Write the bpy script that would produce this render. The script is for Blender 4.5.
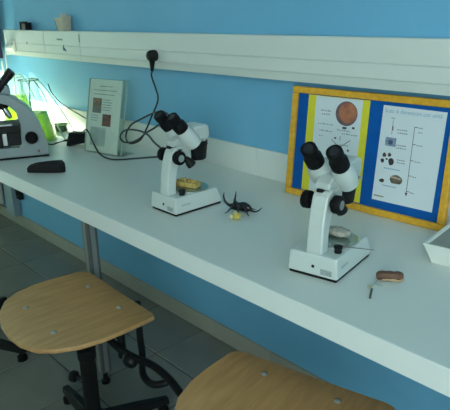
import bpy, bmesh, math, random
import numpy as np
from mathutils import Vector, Matrix

random.seed(7)
scene = bpy.context.scene
for o in list(bpy.data.objects):
    bpy.data.objects.remove(o)
COL = scene.collection

# ------------------------------------------------------------------ camera
F_PX, PITCH, YAW, ROLL = 580.2, 0.32787, 0.83841, -0.02758
CAM = np.array([0.0, -1.3769, 1.2984])


def cam_axes():
    cy, sy, cp, sp = math.cos(YAW), math.sin(YAW), math.cos(PITCH), math.sin(PITCH)
    fwd = np.array([-sy * cp, cy * cp, -sp])
    right = np.array([cy, sy, 0.0])
    up = np.cross(right, fwd)
    c, s = math.cos(ROLL), math.sin(ROLL)
    return c * right + s * up, -s * right + c * up, fwd


AX_R, AX_U, AX_F = cam_axes()
cam_data = bpy.data.cameras.new('camera')
cam = bpy.data.objects.new('camera', cam_data)
COL.objects.link(cam)
M4 = Matrix.Identity(4)
for i in range(3):
    M4[i][0], M4[i][1], M4[i][2], M4[i][3] = AX_R[i], AX_U[i], -AX_F[i], CAM[i]
cam.matrix_world = M4
cam_data.sensor_fit = 'HORIZONTAL'
cam_data.sensor_width = 36.0
cam_data.lens = F_PX / 450.0 * 36.0
cam_data.clip_start = 0.02
scene.camera = cam


def ray(px):
    return (px[0] - 225) / F_PX * AX_R - (px[1] - 205) / F_PX * AX_U + AX_F


def hz(px, z):
    """photo pixel -> point on the horizontal plane z (table top, floor, seat)"""
    d = ray(px)
    return Vector(CAM + (z - CAM[2]) / d[2] * d)


def hy(px, y):
    """photo pixel -> point on the plane y (back wall or parallel to it)"""
    d = ray(px)
    return Vector(CAM + (y - CAM[1]) / d[1] * d)


# ------------------------------------------------------------------ world, sun, daylight lamps, exposure
world = bpy.data.worlds.new('world')
scene.world = world
world.use_nodes = True
wn = world.node_tree.nodes
wn['Background'].inputs[0].default_value = (0.62, 0.80, 0.86, 1)
wn['Background'].inputs[1].default_value = 0.6

sun_d = bpy.data.lights.new('sun', 'SUN')
sun_d.energy = 60.0
sun_d.angle = 0.05
sun_d.color = (1.0, 0.97, 0.74)
sun = bpy.data.objects.new('sun', sun_d)
COL.objects.link(sun)
sun.rotation_euler = Vector((1.0, 0.2, -0.42)).to_track_quat('-Z', 'Y').to_euler()


def area(name, loc, direction, sx, sy, power, color):
    d = bpy.data.lights.new(name, 'AREA')
    d.shape = 'RECTANGLE'
    d.size, d.size_y = sx, sy
    d.energy, d.color = power, color
    o = bpy.data.objects.new(name, d)
    COL.objects.link(o)
    o.location = loc
    o.rotation_euler = Vector(direction).to_track_quat('-Z', 'Y').to_euler()
    return o


# added area lamps standing for daylight from unseen front and right windows
area('added_daylight_front', (1.45, -3.15, 1.7), (0, 1, 0), 2.0, 1.5, 67, (0.82, 1.0, 1.0))
area('added_daylight_right', (2.75, -1.9, 1.7), (-1, 0, 0), 2.2, 1.5, 4, (0.84, 1.0, 0.96))

vs = scene.view_settings
vs.view_transform = 'Standard'
vs.look = 'None'
vs.gamma = 1.0
vs.use_curve_mapping = False
vs.exposure = 0.15


# ------------------------------------------------------------------ materials
MATS = {}


def mat(name, color, rough=0.5, metal=0.0, vary=0.0, vscale=8.0, bump=0.0, bscale=60.0, spec=0.5, color2=None, stretch=None):
    if name in MATS:
        return MATS[name]
    m = bpy.data.materials.new(name)
    m.use_nodes = True
    nt = m.node_tree
    n, l = nt.nodes, nt.links
    b = n['Principled BSDF']
    b.inputs['Roughness'].default_value = rough
    b.inputs['Metallic'].default_value = metal
    b.inputs['Specular IOR Level'].default_value = spec
    c1 = (*color, 1)
    tc = n.new('ShaderNodeTexCoord')
    mp = n.new('ShaderNodeMapping')
    l.new(tc.outputs['Object'], mp.inputs['Vector'])
    if stretch:
        mp.inputs['Scale'].default_value = stretch
    nz = n.new('ShaderNodeTexNoise')
    nz.inputs['Scale'].default_value = vscale
    nz.inputs['Detail'].default_value = 5
    l.new(mp.outputs['Vector'], nz.inputs['Vector'])
    rp = n.new('ShaderNodeValToRGB')
    rp.color_ramp.elements[0].position = 0.3
    rp.color_ramp.elements[1].position = 0.7
    c2 = (*color2, 1) if color2 else tuple(max(0, v * (1 - vary)) for v in color) + (1,)
    rp.color_ramp.elements[0].color = c2
    rp.color_ramp.elements[1].color = c1
    l.new(nz.outputs['Fac'], rp.inputs['Fac'])
    l.new(rp.outputs['Color'], b.inputs['Base Color'])
    if bump > 0:
        n2 = n.new('ShaderNodeTexNoise')
        n2.inputs['Scale'].default_value = bscale
        l.new(mp.outputs['Vector'], n2.inputs['Vector'])
        bp = n.new('ShaderNodeBump')
        bp.inputs['Strength'].default_value = bump
        bp.inputs['Distance'].default_value = 0.002
        l.new(n2.outputs['Fac'], bp.inputs['Height'])
        l.new(bp.outputs['Normal'], b.inputs['Normal'])
    MATS[name] = m
    return m


def thin_glass(name, tint, gloss=0.12, rough=0.03, diffuse=0.0, dcol=(1, 1, 1), k=0.8):
    """thin clear plastic, glass or coloured liquid: light passes straight through with a tint"""
    if name in MATS:
        return MATS[name]
    m = bpy.data.materials.new(name)
    m.use_nodes = True
    n, l = m.node_tree.nodes, m.node_tree.links
    n.remove(n['Principled BSDF'])
    out = n['Material Output']
    tr = n.new('ShaderNodeBsdfTransparent')
    tr.inputs[0].default_value = (*tint, 1)
    gl = n.new('ShaderNodeBsdfGlossy')
    gl.inputs['Roughness'].default_value = rough
    lw = n.new('ShaderNodeLayerWeight')
    lw.inputs['Blend'].default_value = 0.25
    ad = n.new('ShaderNodeMath')
    ad.operation = 'MULTIPLY_ADD'
    ad.inputs[1].default_value = k
    ad.inputs[2].default_value = gloss * 0.4
    ad.use_clamp = True
    l.new(lw.outputs['Facing'], ad.inputs[0])
    mx = n.new('ShaderNodeMixShader')
    l.new(ad.outputs[0], mx.inputs[0])
    l.new(tr.outputs[0], mx.inputs[1])
    l.new(gl.outputs[0], mx.inputs[2])
    last = mx
    if diffuse > 0:
        df = n.new('ShaderNodeBsdfDiffuse')
        df.inputs[0].default_value = (*dcol, 1)
        tl = n.new('ShaderNodeBsdfTranslucent')
        tl.inputs[0].default_value = (*dcol, 1)
        m1 = n.new('ShaderNodeMixShader')
        m1.inputs[0].default_value = 0.6
        l.new(df.outputs[0], m1.inputs[1])
        l.new(tl.outputs[0], m1.inputs[2])
        m2 = n.new('ShaderNodeMixShader')
        m2.inputs[0].default_value = diffuse
        l.new(mx.outputs[0], m2.inputs[1])
        l.new(m1.outputs[0], m2.inputs[2])
        last = m2
    l.new(last.outputs[0], out.inputs['Surface'])
    MATS[name] = m
    return m


def wood(name, c1, c2, rough=0.45):
    if name in MATS:
        return MATS[name]
    m = bpy.data.materials.new(name)
    m.use_nodes = True
    n, l = m.node_tree.nodes, m.node_tree.links
    b = n['Principled BSDF']
    tc = n.new('ShaderNodeTexCoord')
    mp = n.new('ShaderNodeMapping')
    mp.inputs['Scale'].default_value = (14, 1.6, 14)
    l.new(tc.outputs['Object'], mp.inputs['Vector'])
    nz = n.new('ShaderNodeTexNoise')
    nz.inputs['Scale'].default_value = 5
    nz.inputs['Detail'].default_value = 6
    nz.inputs['Distortion'].default_value = 0.6
    l.new(mp.outputs['Vector'], nz.inputs['Vector'])
    rp = n.new('ShaderNodeValToRGB')
    rp.color_ramp.elements[0].position = 0.35
    rp.color_ramp.elements[1].position = 0.68
    rp.color_ramp.elements[0].color = (*c2, 1)
    rp.color_ramp.elements[1].color = (*c1, 1)
    l.new(nz.outputs['Fac'], rp.inputs['Fac'])
    l.new(rp.outputs['Color'], b.inputs['Base Color'])
    b.inputs['Roughness'].default_value = rough
    MATS[name] = m
    return m


WALL = mat('blue_wall_paint', (0.165, 0.46, 0.70), 0.55, vary=0.10, vscale=2.2, bump=0.25, bscale=140)
ROOMWHITE = mat('white_wall_paint', (0.72, 0.76, 0.74), 0.7, vary=0.05, vscale=2)
CEIL = mat('ceiling_paint', (0.75, 0.78, 0.76), 0.8, vary=0.04)
TILE = mat('grey_floor_tile', (0.225, 0.225, 0.20), 0.30, vary=0.16, vscale=7, bump=0.1)
GROUT = mat('dark_grout', (0.06, 0.065, 0.06), 0.9, vary=0.2)
SKIRT = mat('beige_skirting_tile', (0.38, 0.37, 0.31), 0.35, vary=0.14, vscale=9)
LAMIN = mat('white_laminate', (0.665, 0.705, 0.67), 0.36, vary=0.03, vscale=3, bump=0.05, bscale=300)
LAMEDGE = mat('white_edge_band', (0.80, 0.85, 0.83), 0.4, vary=0.03, vscale=4)
STRIP = mat('white_panel', (0.70, 0.74, 0.71), 0.5, vary=0.04, vscale=3)
PVC = mat('white_pvc', (0.68, 0.73, 0.69), 0.4, vary=0.03, vscale=3)
PVCLIP = mat('white_pvc_lip', (0.66, 0.71, 0.67), 0.45, vary=0.03, vscale=3)
PLASTIC_W = mat('white_plastic', (0.78, 0.80, 0.76), 0.35, vary=0.03)
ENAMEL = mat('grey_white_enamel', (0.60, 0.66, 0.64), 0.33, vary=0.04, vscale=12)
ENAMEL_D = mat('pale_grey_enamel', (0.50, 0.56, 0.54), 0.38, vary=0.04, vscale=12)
ENAMEL_SHADED = mat('shade_darkened_enamel', (0.29, 0.345, 0.355), 0.35, vary=0.05, vscale=12)  # pale enamel darkened: the compound microscope's shade is in the colour
BLACK = mat('black_plastic', (0.008, 0.009, 0.010), 0.45, vary=0.2, vscale=30, spec=0.25)
RUBBER = mat('black_rubber', (0.006, 0.006, 0.007), 0.6, vary=0.2, vscale=40, spec=0.15)
CORD = mat('black_cord', (0.008, 0.012, 0.013), 0.55, vary=0.1)
BLKMETAL = mat('black_painted_steel', (0.008, 0.009, 0.009), 0.45, vary=0.2, vscale=20, spec=0.25)
STEEL = mat('brushed_steel', (0.55, 0.57, 0.56), 0.32, metal=1.0, vary=0.1, vscale=30)
LEGMETAL = mat('dark_grey_aluminium', (0.20, 0.21, 0.20), 0.42, metal=0.6, vary=0.15, vscale=20)
LEGLIGHT = mat('light_grey_aluminium', (0.42, 0.43, 0.41), 0.4, metal=0.6, vary=0.1, vscale=20)
GLASSEYE = mat('dark_lens_glass', (0.02, 0.022, 0.03), 0.06, vary=0.1)
PLYWOOD = wood('birch_plywood', (0.54, 0.315, 0.13), (0.43, 0.24, 0.095))
PLYEDGE = wood('plywood_edge', (0.36, 0.22, 0.10), (0.22, 0.13, 0.06))
FRAMEYEL = wood('yellow_stained_wood', (0.80, 0.43, 0.035), (0.66, 0.33, 0.02))
BLUEFELT = mat('blue_backing', (0.003, 0.10, 0.40), 0.8, vary=0.15, vscale=20, spec=0.15)
YELCARD = mat('yellow_card', (0.72, 0.66, 0.03), 0.6, vary=0.05)
PAPER = mat('white_paper', (0.66, 0.73, 0.78), 0.6, vary=0.03)
INK = mat('black_ink', (0.05, 0.055, 0.06), 0.7)
INKGREY = mat('grey_ink', (0.26, 0.29, 0.31), 0.7)
INKBLUE = mat('blue_ink', (0.20, 0.36, 0.52), 0.7)
CURTAIN = mat('dark_purple_cloth', (0.022, 0.018, 0.06), 0.85, vary=0.3, vscale=10)
GREYPIPE = mat('blue_grey_casing', (0.30, 0.40, 0.45), 0.5, vary=0.08)
RADW = mat('cream_radiator_enamel', (0.66, 0.67, 0.60), 0.4, vary=0.05)


# ------------------------------------------------------------------ mesh builder
class MB:
    def __init__(self):
        self.v, self.f = [], []

    def add(self, vs_, fs_):
        k = len(self.v)
        self.v += [tuple(p) for p in vs_]
        self.f += [tuple(i + k for i in f) for f in fs_]
        return self

    def box(self, x0, x1, y0, y1, z0, z1, m=None):
        p = [Vector((x, y, z)) for z in (z0, z1) for y in (y0, y1) for x in (x0, x1)]
        if m is not None:
            p = [m @ q for q in p]
        return self.add(p, [(0, 2, 3, 1), (4, 5, 7, 6), (0, 1, 5, 4), (2, 6, 7, 3), (0, 4, 6, 2), (1, 3, 7, 5)])

    def prism(self, poly, d0, d1, axis='y'):
        """poly is (a, b) outline; extruded along axis ('y': a=x b=z, 'x': a=y b=z, 'z': a=x b=y)"""
        def q(a, b, d):
            return {'y': (a, d, b), 'x': (d, a, b), 'z': (a, b, d)}[axis]
        n = len(poly)
        vs_ = [q(a, b, d0) for a, b in poly] + [q(a, b, d1) for a, b in poly]
        fs = [tuple(range(n)), tuple(range(2 * n - 1, n - 1, -1))]
        fs += [(i, i + n, (i + 1) % n + n, (i + 1) % n) for i in range(n)]
        return self.add(vs_, fs)

    def loft(self, rings, cap=True):
        n = len(rings[0])
        vs_ = [p for r in rings for p in r]
        fs = []
        for k in range(len(rings) - 1):
            for i in range(n):
                j = (i + 1) % n
                fs.append((k * n + i, k * n + j, (k + 1) * n + j, (k + 1) * n + i))
        if cap:
            fs.append(tuple(range(n))[::-1])
            fs.append(tuple((len(rings) - 1) * n + i for i in range(n)))
        return self.add(vs_, fs)

    def spin(self, p0, axis, prof, n=24, cap=True):
        """profile [(radius, distance along axis)] turned about axis through p0"""
        a = Vector(axis).normalized()
        t = Vector((0, 0, 1)) if abs(a.z) < 0.9 else Vector((1, 0, 0))
        u = a.cross(t).normalized()
        w = a.cross(u)
        p0 = Vector(p0)
        rings = []
        for r, d in prof:
            rings.append([p0 + a * d + (u * math.cos(2 * math.pi * i / n) + w * math.sin(2 * math.pi * i / n)) * r for i in range(n)])
        return self.loft(rings, cap)

    def cyl(self, p0, p1, r0, r1=None, n=20):
        p0, p1 = Vector(p0), Vector(p1)
        return self.spin(p0, p1 - p0, [(r0, 0), (r0 if r1 is None else r1, (p1 - p0).length)], n)

    def tube(self, pts, r, n=8, sub=8, taper=None):
        pts = [Vector(p) for p in pts]
        path = []
        if len(pts) > 2 and sub > 1:
            ext = [pts[0] * 2 - pts[1]] + pts + [pts[-1] * 2 - pts[-2]]
            for i in range(1, len(ext) - 2):
                a, b, c, d = ext[i - 1:i + 3]
                for k in range(sub):
                    t = k / sub
                    path.append(0.5 * ((2 * b) + (c - a) * t + (2 * a - 5 * b + 4 * c - d) * t * t + (3 * b - a - 3 * c + d) * t ** 3))
            path.append(pts[-1])
        else:
            path = pts
        rings = []
        u = None
        for i, p in enumerate(path):
            t = (path[min(i + 1, len(path) - 1)] - path[max(i - 1, 0)]).normalized()
            if u is None:
                u = t.orthogonal().normalized()
            u = (u - t * u.dot(t)).normalized()
            w = t.cross(u)
            f = i / (len(path) - 1)
            rr = r if taper is None else r + (taper - r) * f
            rings.append([p + (u * math.cos(2 * math.pi * k / n) + w * math.sin(2 * math.pi * k / n)) * rr for k in range(n)])
        return self.loft(rings)

    def ball(self, c, rx, ry=None, rz=None, n=16, m=10, rot=None, noise=0.0):
        ry = rx if ry is None else ry
        rz = rx if rz is None else rz
        c = Vector(c)
        rings = []
        for j in range(1, m):
            th = math.pi * j / m
            ring = []
            for i in range(n):
                ph = 2 * math.pi * i / n
                k = 1 + (random.random() - 0.5) * noise
                p = Vector((rx * math.sin(th) * math.cos(ph) * k, ry * math.sin(th) * math.sin(ph) * k, -rz * math.cos(th) * k))
                ring.append(c + (rot @ p if rot else p))
            rings.append(ring)
        return self.loft(rings)

    def build(self, name, m, parent=None, smooth=None, bevel=0.0, segs=2, subsurf=0):
        me = bpy.data.meshes.new(name)
        me.from_pydata(self.v, [], self.f)
        me.validate()
        bm = bmesh.new()
        bm.from_mesh(me)
        bmesh.ops.recalc_face_normals(bm, faces=bm.faces)
        bm.to_mesh(me)
        bm.free()
        me.materials.append(m)
        if smooth is not None:
            for p in me.polygons:
                p.use_smooth = True
            me.set_sharp_from_angle(angle=math.radians(smooth))
        o = bpy.data.objects.new(name, me)
        COL.objects.link(o)
        if parent is not None:
            o.parent = parent
        if bevel > 0:
            bv = o.modifiers.new('bevel', 'BEVEL')
            bv.width, bv.segments, bv.limit_method = bevel, segs, 'ANGLE'
            bv.angle_limit = math.radians(35)
        if subsurf:
            ss = o.modifiers.new('subsurf', 'SUBSURF')
            ss.levels = ss.render_levels = subsurf
        return o


def tag(o, label, cat, group=None):
    o['label'], o['category'] = label, cat
    if group:
        o['group'] = group
    return o


def thing(name, label, cat, loc=(0, 0, 0), rz=0.0, group=None):
    o = bpy.data.objects.new(name, None)
    o.empty_display_size = 0.05
    COL.objects.link(o)
    o.location = loc
    o.rotation_euler = (0, 0, rz)
    return tag(o, label, cat, group)


def structure(o):
    o['kind'] = 'structure'
    return o


def copy_tree(src, parent=None):
    c = src.copy()
    COL.objects.link(c)
    c.parent = parent
    for ch in list(src.children):
        copy_tree(ch, c)
    return c


def box(*a, m=None):
    return MB().box(*a, m=m)


# ------------------------------------------------------------------ room shell
XL, XR, YF, ZC = -4.2, 2.8, -3.2, 3.0
structure(box(XL - 0.15, XR + 0.15, 0, 0.15, -0.05, ZC).build('wall_back', WALL))
structure(box(XL - 0.15, XR + 0.15, YF - 0.15, 0.15, ZC, ZC + 0.1).build('ceiling', CEIL))


def wall_with_opening(name, m, fixed, a0, a1, o0, o1, z0, z1, axis):
    b = MB()
    def bx(p0, p1, q0, q1):
        if axis == 'x':
            b.box(fixed[0], fixed[1], p0, p1, q0, q1)
        else:
            b.box(p0, p1, fixed[0], fixed[1], q0, q1)
    bx(a0, o0, -0.05, ZC)
    bx(o1, a1, -0.05, ZC)
    bx(o0, o1, -0.05, z0)
    bx(o0, o1, z1, ZC)
    return structure(b.build(name, m))


b = MB()   # left wall: window above the worktop, glazed door added to light the floor
for y0, y1, z0, z1 in ((YF, -1.8, -0.05, ZC), (-0.05, 0, -0.05, ZC), (-1.8, -0.05, 2.4, ZC), (-0.62, -0.05, -0.05, 1.0), (-0.66, -0.62, 0.0, 2.4)):
    b.box(XL - 0.15, XL, y0, y1, z0, z1)
structure(b.build('wall_left', ROOMWHITE))
wall_with_opening('wall_right', ROOMWHITE, (XR, XR + 0.15), YF, 0, -3.05, -0.75, 0.9, 2.5, 'x')
wall_with_opening('wall_front', ROOMWHITE, (YF - 0.15, YF), XL, XR, 0.2, 2.5, 0.9, 2.5, 'y')


def window(name, fixed, o0, o1, z0, z1, axis, n):
    root = bpy.data.objects.new(name, None)
    COL.objects.link(root)
    structure(root)
    def bx(b, p0, p1, q0, q1, d=0.02):
        if axis == 'x':
            b.box(fixed - d, fixed + d, p0, p1, q0, q1)
        else:
            b.box(p0, p1, fixed - d, fixed + d, q0, q1)
    b = MB()
    bx(b, o0, o1, z0, z0 + 0.04)
    bx(b, o0, o1, z1 - 0.04, z1)
    bx(b, o0, o0 + 0.04, z0 + 0.04, z1 - 0.04)
    bx(b, o1 - 0.04, o1, z0 + 0.04, z1 - 0.04)
    w = (o1 - o0) / n
    for i in range(1, n):
        bx(b, o0 + i * w - 0.02, o0 + i * w + 0.02, z0 + 0.04, z1 - 0.04)
    b.build('window_frame', PLASTIC_W, root)
    g = thin_glass('window_glass', (0.95, 0.97, 0.96), gloss=0.05)
    for i in range(n):
        p = MB()
        bx(p, o0 + i * w + 0.03, o0 + (i + 1) * w - 0.03, z0 + 0.03, z1 - 0.03, 0.003)
        p.build('pane', g, root)
    return root


window('window_1', XL - 0.09, -0.62, -0.05, 1.0, 2.4, 'x', 1)
window('added_door_1', XL - 0.09, -1.8, -0.66, 0.0, 2.4, 'x', 1)  # unseen door, added so daylight reaches floor and lower wall
window('window_2', XR + 0.09, -3.05, -0.75, 0.9, 2.5, 'x', 3)
window('window_3', YF - 0.09, 0.2, 2.5, 0.9, 2.5, 'y', 3)

# unseen blind and curtain added on the left: leave the sun a low slot
BLIND = thin_glass('translucent_blind_fabric', (0.02, 0.02, 0.02), gloss=0.0, rough=0.6, diffuse=0.95, dcol=(0.16, 0.19, 0.20))
VOILE = thin_glass('translucent_curtain_cloth', (0.02, 0.02, 0.02), gloss=0.0, rough=0.6, diffuse=0.9, dcol=(0.50, 0.61, 0.63))
bl = thing('added_blind', 'added grey blind limiting the sun through the side window', 'blind', (XL + 0.03, 0, 1.44))
for i in range(8):
    MB().box(-0.004, 0.004, -0.70, -0.012, i * 0.11, i * 0.11 + 0.107).build('slat', BLIND, bl)
MB().cyl((0, -0.70, 0.905), (0, -0.012, 0.905), 0.022).build('roller', PLASTIC_W, bl, smooth=40)


def curtain_mesh(length, amp, waves, h, n=80):
    b = MB()
    rows = []
    for z in (0.0, h * 0.5, h):
        rows.append([Vector((i / n * length, amp * math.sin(i / n * waves * 2 * math.pi) + 0.25 * amp * math.sin(i * 0.9), z)) for i in range(n + 1)])
    rings = []
    for r_ in rows:
        rings.append(r_ + [p + Vector((0, 0.006, 0)) for p in reversed(r_)])
    return b.loft(rings)


cu = tag(curtain_mesh(0.36, 0.012, 5, 1.5).build('curtain', CURTAIN, smooth=60), 'dark purple curtain hanging at the end of the white wall trunking', 'curtain')
cu.location = (-3.69, -0.04, 1.06)
added_curtain = tag(curtain_mesh(1.25, 0.02, 9, 2.5).build('curtain', VOILE, smooth=60), 'added pale translucent curtain spreading sunlight from the glazed side door', 'curtain')  # unseen curtain added to turn sun into soft light over the floor
added_curtain.location = (XL + 0.09, -1.85, 0.003)
added_curtain.rotation_euler = (0, 0, math.pi / 2)

# floor with separate tiles
T = 0.31
fl = structure(box(XL - 0.15, XR + 0.15, YF - 0.15, 0.15, -0.06, -0.004).build('floor', GROUT))
X0, Y0 = -3.239 - 3 * T, -0.2531
tm = None
G = 0.003
def tile_mesh(w, d):
    return MB().box(-w / 2 + G, w / 2 - G, -d / 2 + G, d / 2 - G, -0.012, 0.0)
full = tile_mesh(T, T).build('tile', TILE, fl, bevel=0.0015, segs=1)
part_ = tile_mesh(T, 0.2531).build('tile', TILE, fl, bevel=0.0015, segs=1)
first_full = first_part = True
for i in range(0, 18):
    for j in range(-1, 8):
        x = X0 + (i + 0.5) * T
        if x - T / 2 < XL - 0.05:
            continue
        if j == -1:
            o = part_ if first_part else part_.copy()
            if not first_part:
                COL.objects.link(o)
            first_part = False
            o.location = (x, -0.2531 / 2, 0)
        else:
            o = full if first_full else full.copy()
            if not first_full:
                COL.objects.link(o)
            first_full = False
            o.location = (x, Y0 - (j + 0.5) * T, 0)
TILE2 = mat('plain_grey_floor', (0.17, 0.172, 0.155), 0.35, vary=0.15, vscale=6)
xe = X0 + 18 * T
b = MB().box(xe + G, XR, YF, 0, -0.02, 0.0).box(XL, xe - G, YF, Y0 - 8 * T - G, -0.02, 0.0)
o = b.build('tiling', TILE2, fl)

# skirting tiles
bb = structure(box(XL, XR, -0.004, 0.0, 0, 0.073).build('baseboard_back', GROUT))
sk = MB().box(-T / 2 + 0.001, T / 2 - 0.001, -0.010, 0, 0.001, 0.076).build('skirting_tile', SKIRT, bb, bevel=0.002, segs=1)
for i in range(20):
    o = sk if i == 0 else sk.copy()
    if i:
        COL.objects.link(o)
    o.location = (X0 + (i + 0.5) * T + 0.09, 0, 0)

# white upstand panels behind the worktop
tr = structure(box(XL + 0.02, XR - 0.4, -0.006, 0, 0.70, 0.843).build('trim_1', GROUT))
for x0, x1 in ((-4.18, -2.75), (-2.75, -1.351), (-1.351, 0.0), (0.0, 1.4), (1.4, 2.4)):
    MB().box(x0 + 0.0008, x1 - 0.0008, -0.011, 0, 0.699, 0.8454).build('panel', STRIP, tr, bevel=0.0015, segs=1)

# boxed pipe, radiator, black socket below the worktop at the far end
structure(box(-3.60, -3.475, -0.045, 0, 0.076, 0.697).build('trim_2', GREYPIPE, bevel=0.004))
ra = thing('radiator', 'cream ribbed radiator on the blue wall below the worktop', 'radiator', (-3.9, -0.05, 0.12))
for i in range(12):
    MB().box(-0.27 + i * 0.044, -0.27 + i * 0.044 + 0.032, -0.045, 0.02, 0.0, 0.52).build('rib', RADW, ra, bevel=0.008)
for zz in (0.03, 0.49):
    MB().cyl((-0.28, -0.01, zz), (0.26, -0.01, zz), 0.016).build('pipe', RADW, ra, smooth=40)
for xx in (-0.2, 0.17):
    MB().box(xx, xx + 0.03, 0.018, 0.05, 0.4, 0.43).build('bracket', RADW, ra)
so = thing('wall_socket', 'small black box fixed to the blue wall under the worktop', 'socket', (-3.425, -0.001, 0.2))
MB().box(-0.025, 0.025, -0.03, 0, 0, 0.095).build('housing', BLACK, so, bevel=0.004)
MB().box(-0.017, 0.017, -0.034, -0.028, 0.03, 0.065).build('cover', RUBBER, so, bevel=0.003)

# ------------------------------------------------------------------ cable trunking on the wall
ZT, ZB = 1.2164, 1.0858
t = thing('cable_trunking', 'long white plastic cable trunking running along the blue wall', 'trunking', (0, -0.001, 0))
TX0, TX1 = -3.2, 2.5
MB().box(TX0, TX1, -0.0562, 0, ZB + 0.001, ZT - 0.002).build('channel', PVCLIP, t)
cuts = [TX0, -2.74, -2.397, -0.5, 1.2, TX1]
for a, c in zip(cuts[:-1], cuts[1:]):
    MB().box(a + 0.0007, c - 0.0007, -0.059, -0.05, 1.1520, ZT).build('upper_cover', PVC, t, bevel=0.003)
    MB().box(a + 0.0007, c - 0.0007, -0.059, -0.05, 1.1126, 1.1510).build('lower_cover', PVC, t, bevel=0.002)
    MB().prism([(-0.05, ZB), (-0.056, ZB + 0.002), (-0.0605, 1.1118), (-0.05, 1.1118)], a + 0.0007, c - 0.0007, 'x').build('bottom_lip', PVCLIP, t)
MB().box(TX0 - 0.004, TX0, -0.061, 0, ZB - 0.001, ZT + 0.001).build('end_cap', PLASTIC_W, t, bevel=0.001)
p = hy((60, 39.5), -0.0595)
MB().box(p.x - 0.03, p.x + 0.022, -0.0600, -0.0588, p.z - 0.0035, p.z + 0.0035).build('printed_label', INKGREY, t)
p = hy((64.5, 48.5), -0.0595)
MB().prism([(p.x - 0.014, p.z - 0.008), (p.x + 0.016, p.z - 0.013), (p.x + 0.012, p.z - 0.004), (p.x - 0.001, p.z + 0.004), (p.x - 0.004, p.z + 0.017), (p.x - 0.012, p.z + 0.005)], -0.0602, -0.0588, 'y').build('blue_sticker', mat('dark_blue_print', (0.03, 0.10, 0.18), 0.5), t)
p = hy((79.3, 38), -0.0595)
MB().box(p.x - 0.003, p.x + 0.003, -0.0605, -0.058, p.z - 0.018, p.z + 0.016).build('joint_clip', INKGREY, t)
p = hy((27, 43), -0.0595)
MB().spin((p.x, -0.0585, p.z), (0, -1, 0), [(0.006, 0), (0.006, 0.0015), (0.004, 0.002)], 12).build('screw_cap', INKGREY, t, smooth=40)

# plug and cord at the far end of the trunking
p = hy((11, 46), -0.07)
w_ = thing('white_plug', 'white plug with thin white cord at the end of the trunking', 'plug', (p.x, -0.0605, p.z))
MB().box(-0.034, 0.034, -0.012, 0, -0.034, 0.03).build('plate', PLASTIC_W, w_, bevel=0.004)
MB().spin((0.01, -0.012, 0.0), (0, -1, -0.25), [(0.02, 0), (0.02, 0.018), (0.013, 0.03), (0.008, 0.034)], 16).build('plug_body', PLASTIC_W, w_, smooth=40, bevel=0.001)
MB().tube([(0.01, -0.045, -0.01), (0.012, -0.052, -0.05), (0.0, -0.05, -0.12), (-0.025, -0.05, -0.17), (-0.045, -0.05, -0.12), (-0.055, -0.05, -0.08), (-0.07, -0.045, -0.2), (-0.075, -0.06, -0.374)], 0.0035).build('cord', PLASTIC_W, w_, smooth=60)

# small things lying on the trunking
p = hy((26, 31), -0.03)
c_ = thing('binder_clip', 'small black clip with a brown block on top of the trunking', 'clip', (p.x, -0.03, ZT))
MB().box(-0.034, -0.026, -0.016, 0.016, 0, 0.038).box(-0.034, 0.0, -0.016, 0.016, 0.034, 0.041).build('clip_arm', BLACK, c_, bevel=0.002)
MB().box(-0.008, 0.030, -0.018, 0.018, 0, 0.030).build('block', mat('grey_brown_block', (0.20, 0.18, 0.15), 0.6, vary=0.4, vscale=40), c_, bevel=0.003)
MB().box(-0.006, 0.032, -0.020, 0.020, 0.0302, 0.036).box(0.0302, 0.036, -0.016, 0.016, 0.0, 0.030).build('cap', BLACK, c_, bevel=0.001)
p = hy((64.5, 31), -0.03)
c_ = thing('paper_box', 'small beige folded paper box on top of the trunking', 'box', (p.x, -0.03, ZT))
r0 = [(-0.024, -0.02, 0), (0.030, -0.02, 0), (0.030, 0.018, 0), (-0.024, 0.018, 0)]
r1 = [(-0.038, -0.026, 0.056), (0.034, -0.022, 0.062), (0.036, 0.022, 0.066), (-0.036, 0.022, 0.058)]
r2 = [(-0.034, -0.022, 0.0555), (0.031, -0.018, 0.0615), (0.032, 0.018, 0.0655), (-0.032, 0.018, 0.0575)]
r3 = [(-0.021, -0.017, 0.003), (0.027, -0.017, 0.003), (0.027, 0.015, 0.003), (-0.021, 0.015, 0.003)]
MB().loft([[Vector(q) for q in r_] for r_ in (r0, r1, r2, r3)]).build('box_wall', mat('beige_paper', (0.56, 0.52, 0.40), 0.8, vary=0.2, vscale=30), c_)
MB().add([(-0.0392, -0.0262, 0.05), (-0.0352, -0.0262, 0.05), (-0.0202, -0.0212, 0.0), (-0.0252, -0.0212, 0.0)], [(0, 1, 2, 3)]).build('torn_edge', INK, c_)
MB().box(0.0, 0.022, -0.012, 0.008, 0.004, 0.075).build('folded_insert', mat('pale_tan_paper', (0.60, 0.54, 0.44), 0.8, vary=0.2), c_)

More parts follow.
